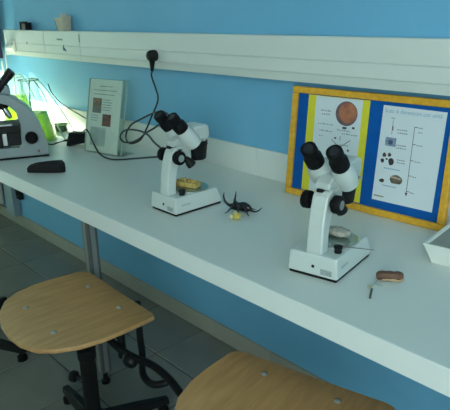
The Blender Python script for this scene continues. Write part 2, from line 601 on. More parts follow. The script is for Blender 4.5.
# ------------------------------------------------------------------ worktop and its legs
H, D = 0.75, 0.5997
wt = thing('worktop', 'long white laminate worktop with thick pale edge along the wall', 'table', (-1.2, -0.3, 0))
wx = 1.2
MB().box(-4.15 + wx, 2.3 + wx, -D + 0.3 + 0.002, 0.3 - 0.0115, 0.70, H).build('top', LAMIN, wt, bevel=0.0015)
MB().box(-4.15 + wx, 2.3 + wx, -D + 0.3, -D + 0.3 + 0.0025, 0.7003, H - 0.0006).build('edge_band', LAMEDGE, wt, bevel=0.001)
for lx in (-3.1, -1.662, -0.15, 1.3):
    g = MB().box(-0.019, 0.019, -0.019, 0.019, 0.05, 0.70).build('leg', LEGMETAL, wt, bevel=0.004)
    g.location = (lx + wx, -0.498 + 0.3, 0)
    MB().box(-0.008, 0.008, -0.0205, -0.018, 0.055, 0.695).build('leg_groove', LEGLIGHT, g)
    MB().box(0.018, 0.0205, -0.008, 0.008, 0.055, 0.695).build('leg_groove', LEGLIGHT, g)
    MB().spin((0, 0, 0), (0, 0, 1), [(0.016, 0), (0.016, 0.012), (0.009, 0.018), (0.009, 0.052)], 16).build('foot', BLACK, g, smooth=40)
    MB().box(-0.02 + lx + wx, 0.02 + lx + wx, -0.2, 0.28, 0.66, 0.70).build('cross_bar', LEGMETAL, wt)

# ------------------------------------------------------------------ stools
SEATZ = 0.48
half = [(0.0, 0.162), (0.10, 0.162), (0.182, 0.160), (0.203, 0.152), (0.212, 0.126), (0.219, 0.04), (0.219, -0.02), (0.207, -0.08), (0.178, -0.132), (0.130, -0.168), (0.065, -0.186), (0.0, -0.191)]
OUT = half + [(-x, y) for x, y in reversed(half[1:-1])]


def seat_z(x, y):
    return 0.10 * x * x - 0.012 * max(0.0, (-y - 0.10) / 0.09) ** 2 - 0.006 * max(0.0, (y - 0.08) / 0.08) ** 2


def seat_surface(th0, th1, inset=0.0, rings_=6):
    """flat shell between heights th0 and th1 (below / above the curved seat surface)"""
    b = MB()
    lay = []
    for off in (th0, th1):
        L_ = []
        for k in range(1, rings_ + 1):
            s = k / rings_
            L_.append([Vector((x * s * (1 - inset), y * s * (1 - inset), seat_z(x * s, y * s) + off)) for x, y in OUT])
        lay.append(L_)
    n = len(OUT)
    vs_, fs = [], []
    for L_ in lay:
        base = len(vs_)
        cz = L_[0][0].z
        vs_.append(Vector((0, 0, seat_z(0, 0) + (th0 if L_ is lay[0] else th1))))
        for r_ in L_:
            vs_ += r_
        for i in range(n):
            fs.append((base, base + 1 + i, base + 1 + (i + 1) % n))
        for k in range(rings_ - 1):
            for i in range(n):
                a = base + 1 + k * n
                fs.append((a + i, a + n + i, a + n + (i + 1) % n, a + (i + 1) % n))
    off = 1 + rings_ * n
    e = 1 + (rings_ - 1) * n
    for i in range(n):
        fs.append((e + i, e + off + i, e + off + (i + 1) % n, e + (i + 1) % n))
    b.add(vs_, fs)
    return b


def make_stool(label, loc, rz, stem, arms, R=0.29, bracket=False, group=None):
    root = thing('lab_stool', label, 'stool', (loc[0], loc[1], 0), rz, group)
    s = seat_surface(-0.013, 0.0).build('seat', PLYWOOD, root, smooth=40, bevel=0.003)
    s.location = (0, 0, SEATZ)
    for bx_, by_ in ((-0.093, 0.103), (0.093, 0.103), (0.093, -0.100), (-0.093, -0.100)):
        q = MB().spin((0, 0, 0), (0, 0, 1), [(0.0085, 0), (0.0085, 0.001), (0.006, 0.0035), (0.002, 0.0045)], 14).build('bolt', LEGLIGHT, root, smooth=40)
        q.location = (bx_, by_, SEATZ + seat_z(bx_, by_))
    sx, sy = stem
    MB().box(-0.115, 0.115, 0.085, 0.12, SEATZ - 0.03, SEATZ - 0.012).box(-0.115, 0.115, -0.117, -0.082, SEATZ - 0.03, SEATZ - 0.012).box(sx - 0.03, sx + 0.03, -0.082, 0.085, SEATZ - 0.035, SEATZ - 0.014).build('mounting_plate', BLKMETAL, root, bevel=0.002)
    MB().cyl((sx, sy, 0.33), (sx, sy, SEATZ - 0.034), 0.0135).build('spindle', BLKMETAL, root, smooth=40)
    MB().spin((sx, sy, 0.06), (0, 0, 1), [(0.024, 0), (0.024, 0.25), (0.028, 0.255), (0.028, 0.285), (0.020, 0.29)], 20).build('column', BLKMETAL, root, smooth=40)
    MB().spin((sx - 0.02, sy - 0.012, 0.235), (-1, -0.6, 0), [(0.006, 0), (0.006, 0.022), (0.017, 0.024), (0.019, 0.034), (0.015, 0.042)], 16).build('clamp_knob', BLACK, root, smooth=40)
    MB().spin((sx, sy, 0.055), (0, 0, 1), [(0.036, 0), (0.040, 0.02), (0.040, 0.05), (0.030, 0.06)], 20).build('hub', BLKMETAL, root, smooth=40)
    for a in arms:
        a = math.radians(a) - rz
        m = Matrix.Translation((sx, sy, 0)) @ Matrix.Rotation(a, 4, 'Z')
        ring = lambda x, hw, z0, z1: [m @ Vector((x, -hw, z0)), m @ Vector((x, hw, z0)), m @ Vector((x, hw * 0.7, z1)), m @ Vector((x, -hw * 0.7, z1))]
        lg = MB().loft([ring(0.03, 0.020, 0.06, 0.105), ring(R * 0.6, 0.018, 0.045, 0.080), ring(R, 0.015, 0.035, 0.056)]).build('base_leg', BLKMETAL, root, bevel=0.003)
        e = m @ Vector((R - 0.02, 0, 0))
        MB().spin((e.x, e.y, 0.0), (0, 0, 1), [(0.019, 0), (0.019, 0.018), (0.010, 0.025), (0.009, 0.036)], 14).build('foot_glide', RUBBER, lg, smooth=40)
    return root


c1 = hz((73, 307.5), SEATZ)
C1 = (c1.x + 0.001, c1.y - 0.004)
s1 = make_stool('plywood stool at the steel worktop leg, with bent black tubes below it', C1, math.radians(-2), (0.018, 0.02), (82, 172, 262, 352), R=0.27)
s1.children[0].scale = (0.965, 0.965, 1)
inv = Matrix.Translation((C1[0], C1[1], 0)) @ Matrix.Rotation(math.radians(-2), 4, 'Z')
inv = inv.inverted()
L = lambda px, z: inv @ hz(px, z)
ta = L((122, 348), 0.30)
tb = L((141, 348), 0.30)
MB().tube([(ta.x, ta.y, SEATZ - 0.02), (ta.x, ta.y, 0.27)], 0.0135, n=12, sub=1).build('hanging_tube', BLKMETAL, s1, smooth=50)
MB().tube([(tb.x, tb.y, SEATZ - 0.02), (tb.x, tb.y, 0.34), (tb.x + 0.005, tb.y, 0.275)] + [L(a, z) for a, z in (((143, 374), .262), ((152, 384), .255), ((165, 383), .265), ((171, 377), .278))], 0.011, n=12).build('looped_tube', BLKMETAL, s1, smooth=50)
MB().tube([L(a, z) for a, z in (((110, 340), .33), ((120, 349), .315), ((135, 358), .30), ((152, 365), .30), ((168, 378), .295), ((180, 393), .285), ((190, 407), .275))], 0.0115, n=12).build('sweeping_tube', BLKMETAL, s1, smooth=50)
k = L((130, 360), .29)
MB().ball((k.x, k.y, 0.29), 0.030, 0.022, 0.024).build('tube_clamp', BLACK, s1, smooth=60)

b0, b1 = hz((265, 374), SEATZ), hz((337, 401), SEATZ)
ang = math.atan2(b1.y - b0.y, b1.x - b0.x)
mid = (b0 + b1) / 2
C2 = (mid.x + 0.103 * math.sin(ang), mid.y - 0.103 * math.cos(ang))
make_stool('plywood stool pushed under the worktop edge by the poster end of the table', C2, ang, (0.0, 0.0), (60, 150, 240, 330))
C3 = (-2.31, -0.83)
make_stool('plywood stool standing on the tiles beyond the one with bent tubes', C3, math.radians(-10), (0.0, 0.0), (31, 121, 211, 301), R=0.355)


# ------------------------------------------------------------------ stereo microscopes
def stereo(label, loc, rz):
    r = thing('stereo_microscope', label, 'microscope', (loc[0], loc[1], H), rz, 'stereo microscopes on the worktop')
    w = 0.0585
    MB().box(-w + 0.002, w - 0.002, 0.002, 0.170, 0.0, 0.006).build('rubber_foot', RUBBER, r, bevel=0.002)
    ring = lambda z, x, y0, y1: [Vector((-x, y0, z)), Vector((x, y0, z)), Vector((x, y1, z)), Vector((-x, y1, z))]
    base = MB().loft([ring(0.006, w, 0.0, 0.173), ring(0.018, w, 0.0005, 0.171), ring(0.052, w - 0.003, 0.003, 0.157)]).build('base', ENAMEL, r, bevel=0.0035)
    MB().spin((0.002, 0.0015, 0.026), (0, -1, 0), [(0.0036, -0.001), (0.0036, 0.0012), (0.002, 0.0014)], 14).build('power_socket', BLACK, base, smooth=40)
    MB().box(0.020, 0.046, 0.0000, 0.0016, 0.012, 0.024).build('rating_plate', mat('grey_plate', (0.36, 0.42, 0.42), 0.5, vary=0.3, vscale=150), base)
    MB().box(0.0565, 0.0580, 0.022, 0.055, 0.025, 0.031).build('side_print', mat('pale_grey_print', (0.42, 0.48, 0.48), 0.5), base)
    gl = thin_glass('stage_glass', (0.72, 0.90, 0.82), gloss=0.3, diffuse=0.25, dcol=(0.50, 0.68, 0.62))
    MB().spin((0.001, 0.102, 0.0515), (0, 0, 1), [(0.0535, 0), (0.0535, 0.0025), (0.052, 0.003)], 40).build('stage_ring', STEEL, base, smooth=40)
    MB().spin((0.001, 0.102, 0.0543), (0, 0, 1), [(0.0515, 0), (0.0515, 0.002)], 40).build('stage_plate', gl, base, smooth=40)
    MB().spin((0.040, 0.040, 0.0515), (0, 0, 1), [(0.008, 0), (0.008, 0.010), (0.0095, 0.011), (0.0095, 0.0155), (0.008, 0.0165)], 18).build('light_knob', BLACK, base, smooth=40)
    # pillar: curved blade
    pr = [(0.006, 0.051), (0.008, 0.075), (0.012, 0.110), (0.020, 0.145), (0.030, 0.172), (0.040, 0.183), (0.070, 0.180), (0.060, 0.150), (0.046, 0.120), (0.039, 0.085), (0.037, 0.051)]
    MB().prism(pr, -0.0185, 0.0185, 'x').build('pillar', ENAMEL, r, bevel=0.004)
    # focus carriage and knobs
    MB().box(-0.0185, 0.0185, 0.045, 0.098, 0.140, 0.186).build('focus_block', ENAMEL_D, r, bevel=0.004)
    for s in (-1, 1):
        kb = MB().spin((s * 0.0205, 0.040, 0.158), (s, 0, 0), [(0.009, 0), (0.009, 0.006), (0.0185, 0.0065), (0.0195, 0.010), (0.0195, 0.021), (0.0175, 0.0235)], 28).build('focus_knob', RUBBER, r, smooth=40)
        MB().spin((s * 0.0205, 0.040, 0.158), (s, 0, 0), [(0.010, 0.0236), (0.010, 0.0250), (0.007, 0.0256)], 20).build('knob_cap', STEEL, kb, smooth=40)
    MB().box(-0.010, 0.004, 0.030, 0.046, 0.180, 0.188).build('lock_screw', BLACK, r, bevel=0.002)
    il = MB().spin((0.012, 0.082, 0.146), (0.25, 0.55, -0.8), [(0.008, -0.012), (0.009, 0.0), (0.011, 0.012), (0.0135, 0.018), (0.0135, 0.028)], 20).build('illuminator', BLACK, r, smooth=40)
    # head
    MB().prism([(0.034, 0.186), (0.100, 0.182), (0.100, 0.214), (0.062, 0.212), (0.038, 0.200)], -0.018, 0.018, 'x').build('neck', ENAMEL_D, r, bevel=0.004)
    hp = [(0.084, 0.192), (0.115, 0.186), (0.146, 0.190), (0.157, 0.202), (0.155, 0.234), (0.138, 0.238), (0.104, 0.236), (0.086, 0.226)]
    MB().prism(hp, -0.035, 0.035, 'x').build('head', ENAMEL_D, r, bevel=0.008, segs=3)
    MB().spin((0, 0.132, 0.190), (0, 0, -1), [(0.033, 0), (0.033, 0.014), (0.032, 0.015), (0.0275, 0.052), (0.0255, 0.056), (0.012, 0.056)], 32).build('objective', BLACK, r, smooth=40)
    ax = Vector((0, -0.66, 0.75)).normalized()
    for s in (-1, 1):
        o_ = Vector((s * 0.0285, 0.088, 0.203))
        a2 = (ax + Vector((s * 0.005, 0, 0))).normalized()
        tb_ = MB().spin(o_, a2, [(0.0225, -0.02), (0.0245, 0.0), (0.0245, 0.022), (0.0215, 0.032), (0.0205, 0.042)], 28).build('eyepiece_tube', ENAMEL, r, smooth=40)
        ey = MB().spin(o_, a2, [(0.0185, 0.038), (0.0200, 0.041), (0.0200, 0.062), (0.0168, 0.066), (0.0162, 0.075), (0.0175, 0.081), (0.0170, 0.093), (0.0140, 0.096), (0.0110, 0.093)], 28).build('eyepiece', RUBBER, tb_, smooth=40)
        MB().spin(o_ , a2, [(0.0108, 0.0915), (0.0108, 0.0933)], 20).build('lens', GLASSEYE, tb_, smooth=40)
    MB().spin((0.036, 0.128, 0.196), (1, 0, 0), [(0.004, 0), (0.004, 0.008), (0.003, 0.009)], 12).build('head_screw', STEEL, r, smooth=40)
    return r


ANG_R = 0.1928
mr = stereo('white stereo microscope with a needle and pale sample on its stage, before the poster', (-0.7115, -0.4951), ANG_R)
ml = stereo('white stereo microscope wired to the wall plug, with a yellow sample on its stage', (-1.2777, -0.4651), 0.0)


def local(loc, rz, p):
    return Matrix.Translation((loc[0], loc[1], H)) @ Matrix.Rotation(rz, 4, 'Z') @ Vector(p)


# samples on the stages
q = local((-0.7115, -0.4951), ANG_R, (0.002, 0.118, 0.0566))
b = MB().ball((0, 0, 0.0095), 0.030, 0.021, 0.0095, n=26, m=12, noise=0.22)
o = tag(b.build('pale_mineral', mat('pale_mottled_mineral', (0.55, 0.52, 0.45), 0.6, color2=(0.28, 0.27, 0.24), vscale=120), smooth=50), 'flat pale mottled sample lying on the microscope stage by the poster', 'sample')
o.location = q
a = hz((342, 246.5), H + 0.0585)
c = hz((374, 250), H + 0.0585)
nd = thing('dissecting_needle', 'thin steel needle with black grip reaching over the microscope base edge', 'needle', a)
d = c - a
MB().tube([(0, 0, 0), d], 0.0014, n=8, sub=1, taper=0.0009).build('shaft', LEGMETAL, nd, smooth=60)
MB().tube([d * -0.25, d * 0.02], 0.0022, n=10, sub=1).build('grip', BLACK, nd, smooth=60)
q = local((-1.2777, -0.4651), 0, (0.000, 0.096, 0.0566))
ys = thing('yellow_specimen', 'yellow and brown block sample on the stage of the wired microscope', 'sample', q, math.radians(20))
YEL = mat('ochre_amber', (0.62, 0.48, 0.14), 0.5, color2=(0.36, 0.20, 0.05), vscale=90)
MB().box(-0.036, 0.034, -0.016, 0.016, 0.0, 0.016).build('sample_block', YEL, ys, bevel=0.003)
for i in range(9):
    x = -0.03 + i * 0.0072
    MB().ball((x, random.uniform(-0.010, 0.010), 0.0175), 0.005, 0.005, 0.004 + random.random() * 0.004, n=10, m=6, noise=0.3).build('grain', YEL, ys, smooth=60)

# ------------------------------------------------------------------ compound microscope at the far end (partly outside the picture)
O = hz((50, 156), H)
cm = thing('compound_microscope', 'white compound microscope with curved arm and black stage', 'microscope', O, math.atan2(-0.9207, -0.3903))
DP = -0.085
ring = lambda z, x0, x1, y0, y1: [Vector((x0, y0, z)), Vector((x1, y0, z)), Vector((x1, y1, z)), Vector((x0, y1, z))]
MB().box(0.002, 0.262, -0.148, -0.002, 0.0, 0.007).build('foot', RUBBER, cm, bevel=0.002)
MB().box(0.0, 0.265, -0.150, 0.0, 0.007, 0.047).build('base', ENAMEL_SHADED, cm, bevel=0.006)
outer = [(0.0, 0.007), (0.0, 0.033), (0.009, 0.083), (0.028, 0.145), (0.059, 0.198), (0.102, 0.236), (0.136, 0.254), (0.175, 0.263), (0.20, 0.262), (0.20, 0.232)]
inner = [(0.165, 0.225), (0.131, 0.212), (0.106, 0.182), (0.096, 0.135), (0.099, 0.075), (0.112, 0.047), (0.112, 0.007)]
MB().prism(outer + inner, -0.112, -0.0005, 'y').build('arm', ENAMEL_SHADED, cm, bevel=0.004)
kb = MB().spin((0.061, 0.0, 0.083), (0, 1, 0), [(0.020, -0.001), (0.024, 0.004), (0.024, 0.018), (0.021, 0.021)], 28).build('coarse_knob', RUBBER, cm, smooth=40)
MB().spin((0.061, 0.0, 0.083), (0, 1, 0), [(0.013, 0.0205), (0.014, 0.024), (0.014, 0.034), (0.012, 0.036)], 24).build('fine_knob', RUBBER, kb, smooth=40)
MB().spin((0.040, 0.0, 0.026), (0, 1, 0), [(0.005, -0.001), (0.005, 0.002), (0.003, 0.003)], 14).build('indicator', mat('dull_red_plastic', (0.30, 0.06, 0.06), 0.4), cm, smooth=40)
sg = MB().box(0.098, 0.235, -0.135, 0.012, 0.108, 0.136).build('stage', BLACK, cm, bevel=0.002)
MB().box(0.125, 0.20, 0.004, 0.014, 0.136, 0.143).build('stage_clip', STEEL, sg, bevel=0.002)
MB().box(0.150, 0.168, -0.02, 0.016, 0.060, 0.108).build('stage_bracket', STEEL, sg, bevel=0.002)
MB().box(0.100, 0.200, -0.09, 0.002, 0.056, 0.108).build('stage_carriage', BLACK, sg, bevel=0.003)
MB().spin((0.172, -0.055, 0.108), (0, 0, -1), [(0.022, 0), (0.022, 0.022), (0.016, 0.03)], 24).build('condenser', BLACK, cm, smooth=40)
MB().spin((0.172, -0.055, 0.047), (0, 0, 1), [(0.030, 0), (0.030, 0.010), (0.024, 0.014)], 28).build('lamp_collector', BLACK, cm, smooth=40)
np_ = MB().spin((0.165, -0.05, 0.226), (0.15, 0, -1), [(0.034, 0), (0.038, 0.006), (0.038, 0.020), (0.030, 0.030)], 28).build('nosepiece', BLACK, cm, smooth=40)
for dx, dy, tilt in ((0.012, 0.0, 0.1), (-0.015, 0.018, -0.5), (-0.012, -0.018, -0.4)):
    MB().spin((0.165 + dx, -0.05 + dy, 0.206), (tilt, dy * 8, -1), [(0.009, 0), (0.009, 0.016), (0.011, 0.017), (0.011, 0.040), (0.006, 0.052)], 18).build('objective', STEEL, np_, smooth=40)
hd = MB().prism([(0.115, 0.250), (0.200, 0.262), (0.215, 0.285), (0.170, 0.300), (0.120, 0.285)], -0.095, -0.020, 'y').build('head', ENAMEL_SHADED, cm, bevel=0.006)
for yy in (-0.086, -0.029):
    MB().spin((0.165, yy, 0.268), (-0.68, 0, 0.73), [(0.017, 0), (0.017, 0.03), (0.0145, 0.032), (0.0145, 0.066), (0.0165, 0.067), (0.0165, 0.092), (0.012, 0.095)], 24).build('eyepiece', BLACK, hd, smooth=40)

# ------------------------------------------------------------------ black pouch
a, c = hz((29, 173.5), H), hz((60, 173.5), H)
md = (a + c) / 2
po = thing('pencil_pouch', 'black fabric pencil pouch lying before the compound microscope', 'pouch', (md.x, md.y, H), math.atan2(c.y - a.y, c.x - a.x))
FAB = mat('black_fabric', (0.006, 0.005, 0.007), 0.85, vary=0.5, vscale=60, bump=0.5, bscale=400)
rings = []
for x, hw, h0 in ((-0.068, 0.012, 0.018), (-0.060, 0.022, 0.026), (-0.03, 0.026, 0.034), (0.02, 0.027, 0.040), (0.055, 0.026, 0.042), (0.064, 0.020, 0.034), (0.068, 0.010, 0.022)):
    rings.append([Vector((x, hw * math.copysign(abs(math.cos(t_)) ** 0.6, math.cos(t_)) + 0.022, h0 / 2 * (1 + math.copysign(abs(math.sin(t_)) ** 0.6, math.sin(t_))))) for t_ in [2 * math.pi * i / 20 for i in range(20)]])
MB().loft(rings).build('body', FAB, po, smooth=60)
MB().tube([(-0.058, 0.022, 0.0265), (-0.03, 0.022, 0.0345), (0.02, 0.022, 0.0405), (0.055, 0.022, 0.0425)], 0.0013, n=6).build('zip', BLACK, po, smooth=60)
MB().box(0.05, 0.058, 0.020, 0.024, 0.0425, 0.045).build('zip_puller', LEGMETAL, po)

# ------------------------------------------------------------------ conical flasks with green culture
GREEN = thin_glass('green_culture', (0.55, 0.80, 0.10), gloss=0.1, diffuse=0.6, dcol=(0.50, 0.74, 0.05))
FLASKG = thin_glass('clear_flask_glass', (0.93, 0.97, 0.92), gloss=0.35, diffuse=0.06, dcol=(0.8, 0.9, 0.8))
TUBEM = thin_glass('pale_tubing', (0.85, 0.93, 0.85), gloss=0.4, diffuse=0.55, dcol=(0.75, 0.85, 0.78))


def flask(label, px, s, level, tubes, zr=0.0):
    p_ = hz(px, H)
    f = thing('conical_flask', label, 'flask', p_, 0, 'conical flasks by the compound microscope')
    prof = [(0.085, 0.0), (0.090, 0.006), (0.091, 0.014), (0.070, 0.095), (0.048, 0.185), (0.040, 0.215), (0.038, 0.245), (0.042, 0.262)]
    prof = [(a_ * s, b_ * s) for a_, b_ in prof]
    MB().spin((0, 0, 0), (0, 0, 1), prof, 40, cap=False).build('glass_wall', FLASKG, f, smooth=50)
    rt = prof[-1]
    MB().tube([(rt[0] * math.cos(2 * math.pi * i / 24), rt[0] * math.sin(2 * math.pi * i / 24), rt[1]) for i in range(25)], 0.003 * s, n=8, sub=1).build('rim', TUBEM, f, smooth=60)
    def rad(z):
        for (a_, b_), (c_2, d_) in zip(prof[:-1], prof[1:]):
            if b_ <= z <= d_:
                return a_ + (c_2 - a_) * (z - b_) / (d_ - b_)
        return prof[-1][0]
    lq = [(rad(z) - 0.003, z) for z in [0.003 * s, 0.014 * s] + [0.014 * s + (level - 0.014 * s) * i / 6 for i in range(1, 7)]]
    MB().spin((0, 0, 0), (0, 0, 1), lq, 40).build('green_liquid', GREEN, f, smooth=50)
    for path in tubes:
        MB().tube(path, 0.0032, n=8).build('air_tube', TUBEM, f, smooth=60)
    return f


flask('clear conical flask of green culture with pale tubes reaching towards the card stand', (36, 140), 1.03, 0.125, [
    [(0.0, 0.0, 0.06), (0.0, 0.0, 0.2), (0.01, 0.005, 0.275), (0.05, 0.04, 0.25), (0.12, 0.09, 0.12), (0.17, 0.12, 0.015)],
    [(0.01, -0.01, 0.06), (0.012, -0.01, 0.2), (0.03, 0.0, 0.27), (0.06, 0.03, 0.22), (0.10, 0.05, 0.10), (0.15, 0.07, 0.008)],
])
flask('clear conical flask filled higher with yellow-green culture, half behind the compound microscope', (21, 127), 0.95, 0.16, [
    [(0.0, 0.0, 0.06), (0.0, 0.0, 0.2), (0.012, 0.0, 0.26), (0.04, 0.03, 0.25), (0.06, 0.06, 0.16), (0.09, 0.095, 0.02)],
])
# glass dish and dark wire behind the adapter
p = hz((62, 131), H)
dsh = thing('glass_dish', 'small dark glass dish by the black adapter', 'dish', p)
MB().spin((0, 0, 0), (0, 0, 1), [(0.026, 0), (0.031, 0.004), (0.034, 0.030), (0.036, 0.034), (0.032, 0.034), (0.029, 0.006)], 28).build('bowl', thin_glass('olive_glass', (0.18, 0.30, 0.16), gloss=0.4, diffuse=0.25, dcol=(0.10, 0.16, 0.07)), dsh, smooth=50)
MB().tube([(0.036 * math.cos(i * math.pi / 12), 0.036 * math.sin(i * math.pi / 12), 0.034) for i in range(25)], 0.0018, n=6, sub=1).build('rim', TUBEM, dsh, smooth=60)
pts = [hy((48, 84), -0.03), hy((52, 93), -0.03), hy((60, 102), -0.035), hy((70, 109), -0.04), hy((80, 115), -0.035), hy((90, 121), -0.03)]
base_ = pts[0].copy()
tag(MB().tube([q - base_ for q in pts], 0.0028, n=8).build('wall_wire', CORD, smooth=60), 'thin dark wire sagging in front of the wall behind the flasks', 'wire').location = base_

# ------------------------------------------------------------------ card in an acrylic stand
cb = hz((85, 151), H)
cs = thing('acrylic_card_stand', 'clear acrylic stand holding a printed page with photographs', 'sign holder', cb, math.radians(11))
ACR = thin_glass('clear_acrylic', (0.95, 0.98, 0.96), gloss=0.02, diffuse=0.03, dcol=(0.75, 0.82, 0.78), k=0.12)
ACRE = thin_glass('acrylic_edge', (0.80, 0.92, 0.84), gloss=0.4, diffuse=0.5, dcol=(0.66, 0.78, 0.70))
tilt = Matrix.Rotation(math.radians(-13), 4, 'X')
MB().box(0, 0.212, -0.0030, -0.0012, 0.003, 0.300, m=tilt).build('front_sheet', ACR, cs)
MB().box(0, 0.212, 0.0012, 0.0030, 0.003, 0.300, m=tilt).build('back_sheet', ACR, cs)
MB().box(0, 0.212, -0.003, 0.075, 0.0, 0.003).build('foot', ACR, cs)
for xa, xb, yw in ((-0.002, 0.0005, 0.0035), (0.2115, 0.214, 0.0035), (0.1925, 0.1955, 0.0040)):
    MB().box(xa, xb, -yw, yw if yw < 0.0038 else -0.0031, 0.003, 0.298, m=tilt).build('edge', ACRE, cs)
pg = MB().box(0.004, 0.192, -0.0007, 0.0007, 0.005, 0.296, m=tilt).build('page', mat('greyish_paper', (0.68, 0.73, 0.68), 0.7, vary=0.06), cs)
def flat(x0, x1, z0, z1, m_, name, y=-0.0010):
    return MB().add([tilt @ Vector(v) for v in ((x0, y, z0), (x1, y, z0), (x1, y, z1), (x0, y, z1))], [(0, 1, 2, 3)]).build(name, m_, pg)
FLESH = mat('brown_photo_print', (0.36, 0.20, 0.12), 0.6, color2=(0.12, 0.07, 0.06), vscale=45)
FLESH2 = mat('grey_photo_print', (0.14, 0.17, 0.18), 0.6, color2=(0.25, 0.20, 0.16), vscale=45)
REDP = mat('dark_red_photo_print', (0.24, 0.07, 0.06), 0.6, color2=(0.08, 0.035, 0.03), vscale=50)
SKETCH = mat('pale_sketch_print', (0.46, 0.52, 0.50), 0.7, color2=(0.30, 0.36, 0.36), vscale=22)
flat(0.028, 0.080, 0.190, 0.222, FLESH, 'photo_print')
flat(0.028, 0.080, 0.162, 0.190, FLESH2, 'photo_print')
flat(0.090, 0.140, 0.112, 0.160, REDP, 'photo_print')
flat(0.025, 0.115, 0.03, 0.105, SKETCH, 'photo_print')
b = MB()
for x0, x1, z in ((0.06, 0.135, 0.268), (0.03, 0.16, 0.252), (0.03, 0.15, 0.236), (0.085, 0.13, 0.215), (0.085, 0.14, 0.205), (0.085, 0.135, 0.195), (0.085, 0.138, 0.185), (0.085, 0.13, 0.175), (0.022, 0.065, 0.15), (0.022, 0.066, 0.14), (0.022, 0.06, 0.13)):
    b.add([tilt @ Vector(v) for v in ((x0, -0.0010, z), (x1, -0.0010, z), (x1, -0.0010, z + 0.003), (x0, -0.0010, z + 0.003))], [(0, 1, 2, 3)])
b.build('printed_text', INKGREY, pg)['kind'] = 'stuff'

# ------------------------------------------------------------------ power adapter
a, c = hz((66, 146), H), hz((85, 148), H)
md = (a + c) / 2
ad = thing('power_adapter', 'black power adapter block with its cable beside the card stand', 'adapter', (md.x, md.y, H), math.atan2(c.y - a.y, c.x - a.x) + 0.1)
MB().prism([(-0.040, 0.004), (-0.035, 0.0), (0.052, 0.020), (0.054, 0.062), (-0.028, 0.060), (-0.036, 0.036)], 0.0, 0.045, 'y').build('housing', BLACK, ad, bevel=0.004)
MB().prism([(-0.052, 0.0), (-0.034, 0.0), (-0.026, 0.030), (-0.040, 0.042)], 0.006, 0.036, 'y').build('plug_end', RUBBER, ad, bevel=0.003)
MB().cyl((-0.046, 0.022, 0.024), (-0.074, 0.022, 0.018), 0.006, 0.004, 12).build('strain_relief', RUBBER, ad, smooth=50)

def cord(name, label, pts, r=0.0033, cat='cable'):
    base = pts[0].copy()
    o_ = MB().tube([q_ - base for q_ in pts], r, n=8, sub=8).build(name, CORD, smooth=70)
    o_.location = base
    return tag(o_, label, cat)


z = H + 0.0034
cord('adapter_cord', 'black cord from the adapter across the worktop to the wired microscope',
     [hz((83, 131.5), H + 0.075), hz((86, 129.5), H + 0.095), hz((89, 133), H + 0.085), hz((92.5, 141), H + 0.055), hz((99, 153), H + 0.016), hz((108, 158.5), H + 0.007), hz((120, 159.5), H + 0.009), hz((135, 158.5), H + 0.034), hz((148, 157.5), H + 0.095), local((-1.2777, -0.4651), 0, (-0.046, 0.064, 0.146))])
cord('lamp_cord', 'short black cord from the adapter towards the compound microscope',
     [hz((64, 141), H + 0.02), hz((58, 142.5), H + 0.008), hz((52, 144.5), z), hz((44, 143), z)], 0.0028)

# wall plug and its looping cord
p = hy((150, 57), -0.085)
pl = thing('black_plug', 'black mains plug with red dot in the white trunking', 'plug', (p.x, -0.0605, p.z))
MB().spin((0, 0, 0.004), (0, -1, 0), [(0.020, 0), (0.021, 0.004), (0.021, 0.020), (0.017, 0.030), (0.010, 0.034)], 24).build('plug_body', BLACK, pl, smooth=40)
MB().cyl((0, -0.016, -0.008), (0.004, -0.022, -0.052), 0.012, 0.0055, 16).build('cord_sleeve', RUBBER, pl, smooth=40)
MB().spin((-0.012, -0.031, 0.004), (-0.3, -1, 0), [(0.004, 0), (0.003, 0.002)], 12).build('red_dot', mat('red_plastic', (0.45, 0.05, 0.04), 0.4), pl, smooth=40)
sl = Vector((p.x + 0.004, -0.0825, p.z - 0.052))
knob = local((-1.2777, -0.4651), 0, (-0.052, 0.058, 0.158))
loopa = [sl, hy((151.5, 76), -0.083), hy((155.5, 88), -0.085), hy((158, 97), -0.09), hy((156.5, 105), -0.10), hy((151, 118), -0.13), hy((145.5, 131), -0.15), hy((140, 140), -0.17), hy((132, 143.5), -0.18), hy((127, 141), -0.19), hy((126, 134), -0.19),
         hy((131, 125), -0.19), hy((140, 119.5), -0.20), hy((149, 115), -0.22), hy((157, 112), -0.27)]
loopb = [hy((162, 122), -0.30), hy((155, 127.5), -0.26), hy((146, 133), -0.23), hy((138, 139.5), -0.21), hy((130, 142.5), -0.205), hy((123, 141.5), -0.205), hy((120.3, 137), -0.205), hy((123, 131.5), -0.21), hy((130, 129.5), -0.22), hy((140, 131), -0.245), hy((148, 135), -0.29), hy((154, 142), -0.34), knob]
cord('mains_cord', 'black mains cord falling from the wall plug and looping to the stereo microscope', loopa + [hy((165, 112.5), -0.31), hy((170, 118), -0.33)] + loopb)

# ------------------------------------------------------------------ poster frame
BLp = Vector((-1.153, -0.084, H))
angp = math.atan2(0.018, 0.516)
pf = thing('poster_frame', 'yellow wooden frame with blue board and two printed sheets', 'frame', BLp, angp)
FW, FH = 0.512, 0.325
tiltp = Matrix.Rotation(-math.atan2(0.034, 0.323), 4, 'X')
bw = 0.0185
def pbox(x0, x1, y0, y1, z0, z1, name, m_, parent=pf, bevel=0.0):
    o_ = MB().box(x0, x1, y0, y1, z0, z1).build(name, m_, parent, bevel=bevel)
    return o_
tf = bpy.data.objects.new('tmp', None)
for x0, x1, z0, z1 in ((0, FW, 0, bw), (0, FW, FH - bw, FH), (0, bw, bw, FH - bw), (FW - bw, FW, bw, FH - bw)):
    o_ = pbox(x0, x1, -0.006, 0.014, z0, z1, 'frame_rail', FRAMEYEL, bevel=0.003)
    o_.matrix_local = tiltp
bpy.data.objects.remove(tf)
